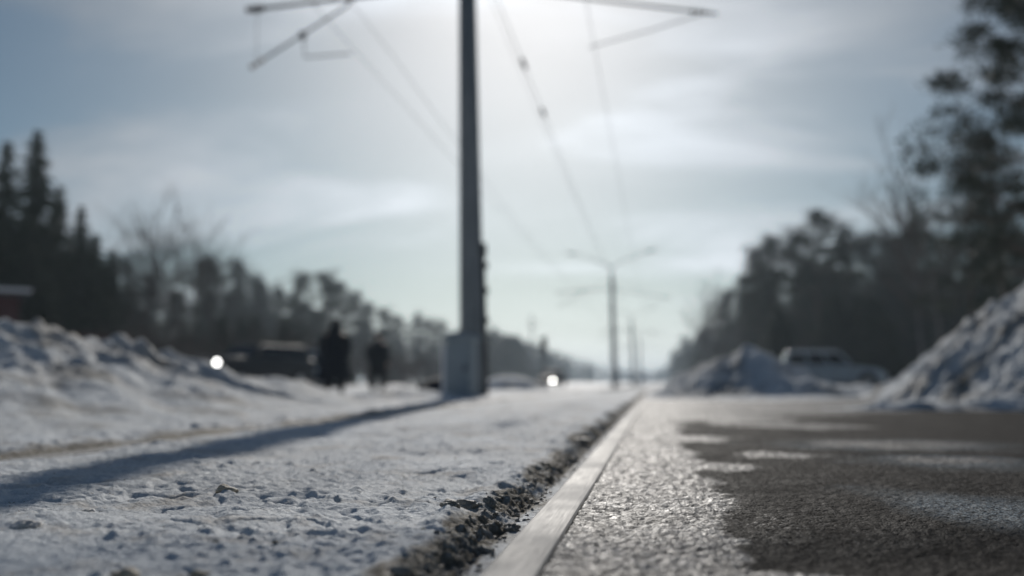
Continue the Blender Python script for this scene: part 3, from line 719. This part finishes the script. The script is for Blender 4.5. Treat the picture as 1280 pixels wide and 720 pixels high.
while x < Lf: b.box(x, x+.13, -.012, .012, .05, 2.0+.04*random.random()); x += .145
b.build('boards', M['fence'], root)
for z in (.5, 1.6):
    b = MB(); b.box(0, Lf, .014, .06, z, z+.09); b.build('rail_beam', M['fence'], root)
for k in range(6):
    b = MB(); b.box(Lf*k/5-.05, Lf*k/5+.05, .062, .16, 0, 2.1); b.build('fence_post', M['fence'], root)

# ------------------------------------------------------------------ trees
def tri_leaf(vs, fs, c, d, L, Wd, rs):
    up = Vector((rs.uniform(-1, 1), rs.uniform(-1, 1), rs.uniform(-1, 1))).normalized(); s = d.cross(up)
    if s.length < 1e-3: return
    s = s.normalized()*Wd; k = len(vs); vs += [c-s, c+s, c+d*L]; fs.append((k, k+1, k+2))
def rnd(rs, a=1.0): return Vector((rs.gauss(0, a), rs.gauss(0, a), rs.gauss(0, a)))
def spruce_mesh(h, seed, rad=None, dens=1.0, leaf=.16):
    rs = random.Random(seed); rad = rad or h*.15; tk = MB(); tk.tube([(0, 0, -.3), (0, 0, h*.5), (0, 0, h*.98)], [h*.015, h*.009, .01], 8)
    vs = []; fs = []; z = h*.06
    while z < h*.985:
        t = z/h; rl = rad*(1-t)**.8*(.75+.5*rs.random())+.08; n = int(6+5*(1-t)*dens)
        for k in range(n):
            a = rs.random()*6.283; ln = rl*rs.uniform(.65, 1.15); base = Vector((0, 0, z+rs.uniform(-.1, .1)))
            d = Vector((math.cos(a), math.sin(a), rs.uniform(-.38, -.12))).normalized(); m = max(3, int(ln/leaf*1.7))
            if rs.random() < .6: tk.tube([base, base+d*ln*.9], [.02, .006], 3, False)
            for q in range(m):
                u = (q+.4)/m; p = base+d*ln*u+Vector((0, 0, -.05*ln*u*u))
                for w2 in range(5):
                    dd = (d*.6+rnd(rs, .55)+Vector((0, 0, -.35))).normalized(); tri_leaf(vs, fs, p+rnd(rs, leaf*.28), dd, leaf*rs.uniform(.9, 2.0), leaf*.32, rs)
            tri_leaf(vs, fs, base+d*ln, d, leaf*2.4, leaf*.3, rs)
        z += max(.10, h*.021)
    cm = bpy.data.meshes.new('crown'); cm.from_pydata(vs, [], fs); cm.materials.append(M['needles'])
    tm = tk.mesh('trunk'); tm.materials.append(M['bark']); return tm, cm
def pine_mesh(h, seed, leaf=.2, clumps=34, low_=.42, spread=.17, per=150, lean=0., cl=1.0, cone=.75):
    rs = random.Random(seed); tk = MB(); top = Vector((h*.03*rs.uniform(-1, 1), h*.03*rs.uniform(-1, 1), h*.95))
    def trunk(z): t = z/h; return Vector((lean*h*t*t+top.x*t*t+.06*math.sin(t*7+seed), top.y*t*t+.06*math.cos(t*6), z))
    tk.tube([trunk(h*k/8)-Vector((0, 0, .3 if k == 0 else 0)) for k in range(9)], [h*.016*(1-.80*k/8) for k in range(9)], 8)
    vs = []; fs = []
    for i in range(clumps):
        t = low_+(.98-low_)*((i+rs.random())/clumps); z = h*t; a = rs.random()*6.283
        uu = (1-t)/(1-low_); env = (uu**cone)*(1.0 if uu < .8 else 1-(uu-.8)*2.0)+.10
        ln = h*spread*env*rs.uniform(.45, 1.25)
        b0 = trunk(z); d = Vector((math.cos(a), math.sin(a), rs.uniform(-.05, .45))); e = b0+d*ln
        mid = b0+d*ln*.5+Vector((0, 0, -.06*ln)); tk.tube([b0, mid, e], [h*.0042*(1.2-t), h*.003*(1.2-t), .012], 4, False)
        R0 = h*.036*cl*rs.uniform(.6, 1.35)
        for s in range(3):
            c = e+rnd(rs, R0*.75) if s else e
            tk.tube([mid, c], [.016, .008], 3, False)
            for q in range(per//3):
                o_ = rnd(rs, .5); o_.z *= .55; p = c+o_*R0*1.1; dd = (o_.normalized()+Vector((0, 0, .35))+rnd(rs, .4)).normalized()
                tri_leaf(vs, fs, p, dd, leaf*rs.uniform(.8, 1.7), leaf*.30, rs)
    cm = bpy.data.meshes.new('crown'); cm.from_pydata(vs, [], fs); cm.materials.append(M['needles2'])
    tm = tk.mesh('trunk'); tm.materials.append(M['bark']); return tm, cm
def bare_mesh(h, seed, shrub=False):
    rs = random.Random(seed); tk = MB(); tw = MB()
    def grow(p, d, L, r, lev):
        n = 3; pts = [p]; rad = [r]; q = p; dd = d
        for k in range(n):
            dd = (dd+rnd(rs, .13)+Vector((0, 0, .06))).normalized(); q = q+dd*L/n; pts.append(q); rad.append(r*(1-.22*(k+1)))
        (tk if lev < 1 else tw).tube(pts, rad, 6 if lev < 1 else 3, False)
        if lev >= (3 if shrub else 4): return
        nb = {0: 12, 1: 6, 2: 4, 3: 3}[lev] if not shrub else {0: 6, 1: 5, 2: 4}[lev]
        for k in range(nb):
            u = rs.uniform(.28 if lev == 0 else .15, 1.0); i = min(n-1, int(u*n)); bp_ = pts[i].lerp(pts[i+1], u*n-i)
            a = rs.random()*6.283; side = Vector((math.cos(a), math.sin(a), 0)); nd = (dd*.9+side*rs.uniform(.45, .9)+Vector((0, 0, .25))).normalized()
            grow(bp_, nd, L*rs.uniform(.36, .58)*(1.15-.4*u if lev == 0 else 1), max(.006, r*.42), lev+1)
    if shrub:
        for k in range(9):
            a = rs.random()*6.283; grow(Vector((rs.gauss(0, .5), rs.gauss(0, .5), -.2)), Vector((math.cos(a)*.35, math.sin(a)*.35, 1)).normalized(), h*rs.uniform(.5, .8), .03, 0 if k < 1 else 1)
    else: grow(Vector((0, 0, -.3)), Vector((0, 0, 1)), h*.88, h*.011, 0)
    tm = tk.mesh('trunk'); tm.materials.append(M['birch'] if not shrub else M['twig']); cm = tw.mesh('branches'); cm.materials.append(M['twig']); return tm, cm
def tree(name, meshes, loc, s, rz, label, cat='tree', group=None, part='crown', sx=1.0):
    root = empty(name, loc, rz); root.scale = (s*sx, s*sx, s); tag(root, label, cat, group)
    t = bpy.data.objects.new('trunk', meshes[0]); C.objects.link(t); t.parent = root
    c = bpy.data.objects.new(part, meshes[1]); C.objects.link(c); c.parent = root
    return root
SPR = [spruce_mesh(13, 11, 3.0, 1.9), spruce_mesh(13, 12, 2.5, 1.6), spruce_mesh(9, 13, 2.0, 1.3)]
PIN = [pine_mesh(15, 21, clumps=46, low_=.3, spread=.16), pine_mesh(15, 22, clumps=56, low_=.15, spread=.15), pine_mesh(15, 23, clumps=40, low_=.42, spread=.19), pine_mesh(15, 24, clumps=60, low_=.12, spread=.13)]
BIR = [bare_mesh(12, 31), bare_mesh(12, 32)]
SHR = [bare_mesh(4, 41, True), bare_mesh(4, 42, True)]
GZ0 = -.12
def hgt(py, D): return CAMZ+(HOR-py)/F*D-GZ0
# spruces at the left
for (px, tip, D, k, lab) in [(-4, 172, 47, 1, 'tall dark spruce cut by the left border of the picture'),
                             (33, 158, 50, 0, 'tallest dark spruce with a sharp tip above the left fence'),
                             (65, 229, 52, 1, 'dark spruce right of the tallest one, middle of three'),
                             (93, 255, 54, 0, 'shorter pointed dark spruce, right of the middle spruce'),
                             (112, 292, 56, 2, 'small dark spruce at the right end of the spruce group'),
                             (134, 312, 60, 2, 'lowest spruce, between the spruce group and the bare birches')]:
    p = W(px, 478, D); h = hgt(tip, D); base = 9 if k == 2 else 13
    tree('spruce_tree', SPR[k], (p.x, p.y, GZ0), h/base, px*.1, lab, group='spruces at the left')
# bare birches
for (px, tip, D, k, lab) in [(168, 268, 60, 0, 'leftmost bare birch right of the spruces'),
                             (197, 262, 58, 1, 'widest bare birch with a fan of twigs above the left snow bank'),
                             (222, 285, 62, 0, 'thin bare birch at the right of the birch clump'),
                             (268, 292, 75, 1, 'separate faint bare birch among the left pines'),
                             (1178, 190, 52, 0, 'tall bare birch left of the big dark pine at the right'),
                             (1158, 235, 62, 1, 'lower bare birch standing over the right wood'),
                             (876, 372, 150, 1, 'small misty bare tree at the left end of the right wood'),
                             (893, 362, 140, 0, 'second misty bare tree near the left end of the right wood')]:
    p = W(px, 478, D); tree('birch_tree', BIR[k], (p.x, p.y, GZ0), hgt(tip, D)/12.2, px*.3, lab, group='bare birches', part='branches')
# pines, left wood: tips as the photo shows them
rs = random.Random(5)
LP = [(148, 318), (186, 342), (238, 322), (262, 320), (288, 324), (312, 345), (328, 352), (347, 358), (378, 340), (408, 341), (425, 352), (444, 365), (462, 378), (482, 386), (500, 394), (520, 392), (538, 398), (556, 402), (574, 408), (616, 410), (632, 418), (646, 424)]
LAB_L = 'dark pine in the wood that runs away behind the left snow bank'
for i, (px, tip) in enumerate(LP):
    h = rs.uniform(13.5, 16.5); D = (h+GZ0-CAMZ)/((HOR-tip)/F); p = W(px, 478, D)
    tree('pine_tree', PIN[i % 4], (p.x, p.y, GZ0), h/15, rs.random()*6, LAB_L, group='pines of the left wood', sx=1.15)
def fill(xs, line, frac, n, meshes, base, lab, grp, Dk, part='crown', nm='pine_tree', sx=1.2, cat='tree'):
    for k in range(n):
        px = rs.uniform(*xs); tip = np.interp(px, [q[0] for q in line], [q[1] for q in line]); f_ = rs.uniform(*frac); tip = HOR-(HOR-tip)*f_
        h = rs.uniform(*Dk); D = (h+GZ0-CAMZ)/((HOR-tip)/F); p = W(px, 478, D)
        tree(nm, meshes[k % len(meshes)], (p.x, p.y, GZ0), h/base, rs.random()*6, lab, cat, group=grp, sx=sx, part=part)
lineL = [(0, 250), (110, 300), (150, 325), (290, 330), (380, 350), (440, 370), (500, 398), (574, 410), (650, 426), (700, 442), (745, 458)]
fill((0, 160), lineL, (.55, .9), 16, [SPR[0], SPR[2]], 12, 'dark undergrowth fir packed behind the left fence', 'firs behind the left fence', (7, 10), nm='fir_tree', sx=1.5)
fill((140, 650), lineL, (.5, .8), 60, PIN, 15, LAB_L, 'pines of the left wood', (12, 15))
fill((100, 640), lineL, (.35, .6), 34, [SPR[2]], 9, 'young bushy fir along the foot of the left wood', 'young firs of the left wood', (4.5, 7), nm='fir_tree', sx=1.7)
lineS = [(130, 365), (400, 400), (620, 440)]
fill((130, 600), lineS, (.7, 1.0), 46, SHR, 4, 'brown leafless shrub in the thicket in front of the left pines', 'shrubs of the left thicket', (3.4, 5), part='branches', nm='bare_shrub', cat='shrub', sx=1.2)
# right wood
RP = [(1225, 300), (1196, 298), (1152, 272), (1132, 288), (1108, 292), (1082, 290), (1058, 284), (1026, 265), (1004, 288), (972, 293), (950, 312), (926, 345), (908, 362), (858, 420), (842, 438), (1250, 290), (1275, 280)]
LAB_R = 'dark pine in the wood behind the silver car and right snow heaps'
for i, (px, tip) in enumerate(RP):
    h = rs.uniform(14, 17); D = (h+GZ0-CAMZ)/((HOR-tip)/F); p = W(px, 478, D)
    tree('pine_tree', PIN[(i*3+1) % 4], (p.x, p.y, GZ0), h/15, rs.random()*6, LAB_R, group='pines of the right wood', sx=1.15)
lineR = [(828, 462), (850, 432), (890, 395), (925, 352), (960, 305), (1030, 275), (1100, 300), (1280, 290)]
fill((835, 1300), lineR, (.5, .80), 75, PIN, 15, LAB_R, 'pines of the right wood', (13, 16))
fill((850, 1290), lineR, (.35, .6), 34, [SPR[2]], 9, 'young bushy fir along the foot of the right wood', 'young firs of the right wood', (6, 8.5), nm='fir_tree', sx=1.7)
# the big near pine at the right edge
bigm = pine_mesh(14, 77, leaf=.115, clumps=118, low_=.14, spread=.22, per=260, lean=-.01, cl=.62, cone=.42)
p = W(1338, 478, 27); tree('big_pine_tree', bigm, (p.x, p.y, GZ0), 1.0, 1.1, 'big near pine with drooping dark branches reaching in from the right border', part='crown')

p = W(1262, 478, 36); tree('pine_tree', PIN[2], (p.x, p.y, GZ0), .64, 2.0, 'open medium pine between the bare birch and the big near pine', group='pines of the right wood')
p = W(1218, 478, 44); tree('pine_tree', PIN[0], (p.x, p.y, GZ0), .72, 4.0, 'slender pine just right of the tall bare birch at the right', group='pines of the right wood')

# far-off woods that read as one mass
def far_wood(name, line, n, label, Dr, seed):
    rs2 = random.Random(seed); vs = []; fs = []
    for k in range(n):
        px = rs2.uniform(line[0][0], line[-1][0]); tip = np.interp(px, [q[0] for q in line], [q[1] for q in line]); f_ = rs2.uniform(.6, 1.0) if k % 3 else rs2.uniform(.9, 1.06)
        tip = HOR-(HOR-tip)*f_; h = rs2.uniform(12, 17); D = (h+GZ0-CAMZ)/((HOR-tip)/F)
        D = min(D, Dr); h = D*(HOR-tip)/F+.33; p = W(px, 478, D); r = h*rs2.uniform(.12, .2)
        for q in range(150):
            t = rs2.uniform(.05, 1.0); e = r*(1-t)**.55*1.2; a = rs2.random()*6.283; q_ = math.sqrt(rs2.random())
            c = Vector((p.x+e*q_*math.cos(a), p.y+e*q_*math.sin(a), GZ0+h*t)); tri_leaf(vs, fs, c, (Vector((math.cos(a), math.sin(a), .3))+rnd(rs2, .4)).normalized(), .9, .45, rs2)
        # stem
        k0 = len(vs); s = .15; vs += [Vector((p.x-s, p.y, GZ0)), Vector((p.x+s, p.y, GZ0)), Vector((p.x, p.y, GZ0+h)), Vector((p.x, p.y+s, GZ0))]; fs += [(k0, k0+1, k0+2), (k0+1, k0+3, k0+2), (k0+3, k0, k0+2)]
    me = bpy.data.meshes.new(name); me.from_pydata(vs, [], fs); o = link(name, me, M['needles2']); tag(o, label, 'wood', kind='stuff')
far_wood('distant_wood', [(600, 410), (650, 424), (700, 441), (745, 456), (790, 463), (825, 465)], 190, 'hazy far-off wood closing the view left of the vanishing point', 1100, 3)
far_wood('distant_wood', [(815, 466), (835, 455), (860, 430), (890, 405)], 80, 'hazy far-off wood closing the view right of the vanishing point', 900, 4)

# ------------------------------------------------------------------ people
def skin_obj(name, verts, edges, radii, m, parent, root=0, sub=2):
    me = bpy.data.meshes.new(name); me.from_pydata(verts, edges, []); o = link(name, me, m, parent)
    md = o.modifiers.new('skin', 'SKIN'); md.use_smooth_shade = True
    sv = me.skin_vertices[0].data
    for i, r in enumerate(radii):
        sv[i].radius = (r, r) if not isinstance(r, tuple) else r
        sv[i].use_root = (i == root)
    ss = o.modifiers.new('subsurf', 'SUBSURF'); ss.levels = sub; ss.render_levels = sub
    return o
def person(loc, rz, hgt_, label, long_coat, stride, sc_w=1.0):
    root = empty('person', loc, rz); s = hgt_/1.75; root.scale = (s*sc_w, s*sc_w, s); tag(root, label, 'person', 'people walking on the snow')
    V = [(0,0,.95),(0,0,1.12),(0,-.01,1.30),(0,0,1.44),(0,.01,1.52),(0,.02,1.60),(0,.015,1.68)]; Rd = [(.15,.11),(.14,.10),(.17,.11),(.10,.08),.052,(.075,.09),(.07,.085)]
    E = [(i, i+1) for i in range(6)]
    V += [(0, .10, 1.595)]; Rd += [.014]; E += [(5, 7)]
    for sx in (-1, 1):
        st = stride*sx; b0 = len(V)
        V += [(sx*.10, 0, .88), (sx*.11, .02+st*.5, .50), (sx*.11, st*.9-.02, .10), (sx*.115, st*.9+.13, .045)]; Rd += [.085, .058, .042, .035]
        E += [(0, b0), (b0, b0+1), (b0+1, b0+2), (b0+2, b0+3)]
        b1 = len(V); V += [(sx*.185, 0, 1.40), (sx*.27, -.05, 1.12), (sx*.23, .07, .93)]; Rd += [.06, .045, .038]; E += [(3, b1), (b1, b1+1), (b1+1, b1+2)]
        V += [(sx*.20, .12, .86)]; Rd += [.036]; E += [(b1+2, b1+3)]
        for q in range(4):
            c0 = len(V); V += [(sx*(.20-.016*q+.02), .145, .815-.004*q), (sx*(.20-.016*q+.02), .165, .785-.004*q)]; Rd += [.010, .008]; E += [(b1+3, c0), (c0, c0+1)]
    body = skin_obj('body', V, E, Rd, M['skin'], root, 0, 1)
    # coat
    b = MB(); hem = .36 if long_coat else .74
    ringspec = [(hem, .36 if long_coat else .235, .25 if long_coat else .165), (hem+.2, .32 if long_coat else .225, .19 if long_coat else .16), (.98, .25, .165), (1.12, .205, .15), (1.30, .225, .155), (1.41, .19, .13), (1.49, .10, .09), (1.54, .085, .085)]
    b.loft([[(rx*math.cos(t)*(1+.03*math.sin(5*t+z*9)), ry*math.sin(t)+.005, z) for t in [6.2832*k/20 for k in range(20)]] for z, rx, ry in ringspec])
    ct = b.build('coat', M['coat'] if long_coat else M['jacket'], root, True)
    for sx in (-1, 1):
        skin_obj('sleeve', [(sx*.17, 0, 1.41), (sx*.235, -.01, 1.33), (sx*.285, -.05, 1.12), (sx*.24, .07, .93), (sx*.21, .105, .88)], [(0,1),(1,2),(2,3),(3,4)], [.075,.08,.066,.056,.05], M['coat'] if long_coat else M['jacket'], ct, 0, 1)
        st = stride*sx
        skin_obj('trouser_leg', [(sx*.085, 0, .92), (sx*.11, .02+st*.5, .50), (sx*.11, st*.9-.02, .13)], [(0,1),(1,2)], [.125,.105,.088], M['trousers'], root, 0, 1)
        b = MB(); y0 = st*.9-.02; b.loft([[(sx*.112+rx*math.cos(t), y0+cy+ry*math.sin(t), z) for t in [6.2832*k/14 for k in range(14)]] for z, rx, ry, cy in ((0, .052, .135, .055), (.05, .055, .135, .055), (.10, .055, .075, .01), (.24, .062, .066, 0))]); b.build('boot', M['boot'], root, True)
    bm = bmesh.new(); bmesh.ops.create_uvsphere(bm, u_segments=20, v_segments=12, radius=1)
    for v in bm.verts:
        z = v.co.z; v.co = Vector((v.co.x*.092, v.co.y*.108+.012-.01*z, max(z, -.25)*.12+1.675))
    me = bpy.data.meshes.new('hat'); bm.to_mesh(me); bm.free(); link('hat', me, M['hat'], root, True)
    if long_coat:      # hood folded behind the neck
        b = MB(); b.loft([[(rx*math.cos(t), -.03+ry*math.sin(t), z) for t in [6.2832*k/16 for k in range(16)]] for z, rx, ry in ((1.44, .14, .11), (1.50, .15, .13), (1.58, .115, .115), (1.66, .10, .105))]); b.build('hood', M['coat'], root, True)
    for sx in (-1, 1):
        b = MB(); b.tube([(sx*.03, .092, 1.615), (sx*.03, .101, 1.615)], .009, 10); b.build('eye', M['boot'], body)
    return root
p = W(418, 478, 24); person((p.x, p.y, float(H(np.array([p.x]), np.array([p.y]))[0])-.03), R(8), 1.84, 'person in a long dark coat and hood walking away, left of the two people', True, .16, 1.16)
p = W(472, 478, 29); person((p.x, p.y, float(H(np.array([p.x]), np.array([p.y]))[0])-.03), R(-6), 1.80, 'person in a short dark jacket and hat, right of the two people', False, .07, 1.1)

# ------------------------------------------------------------------ haze
b = MB(); b.box(-1560, 1560, -320, 1560, -1.2, 26)
n = bpy.data.materials.new('haze_air'); n.use_nodes = True; t = n.node_tree; t.nodes.remove(t.nodes['Principled BSDF'])
pv = t.nodes.new('ShaderNodeVolumePrincipled'); pv.inputs['Color'].default_value = (.70, .84, .98, 1); pv.inputs['Density'].default_value = .0006; pv.inputs['Anisotropy'].default_value = .35
t.links.new(pv.outputs[0], t.nodes['Material Output'].inputs['Volume'])
o = b.build('haze', n); tag(o, 'pale blue winter haze filling the air', 'haze', kind='stuff')

# ------------------------------------------------------------------ render settings
sc.view_settings.view_transform = 'Standard'; sc.view_settings.look = 'None'; sc.view_settings.exposure = -0.78; sc.view_settings.gamma = 1.0
sc.view_settings.use_curve_mapping = False
sc.cycles.max_bounces = 5; sc.cycles.diffuse_bounces = 3; sc.cycles.glossy_bounces = 2; sc.cycles.volume_bounces = 0; sc.cycles.transparent_max_bounces = 4
sc.cycles.sample_clamp_indirect = 6
sc.cycles.use_denoising = True
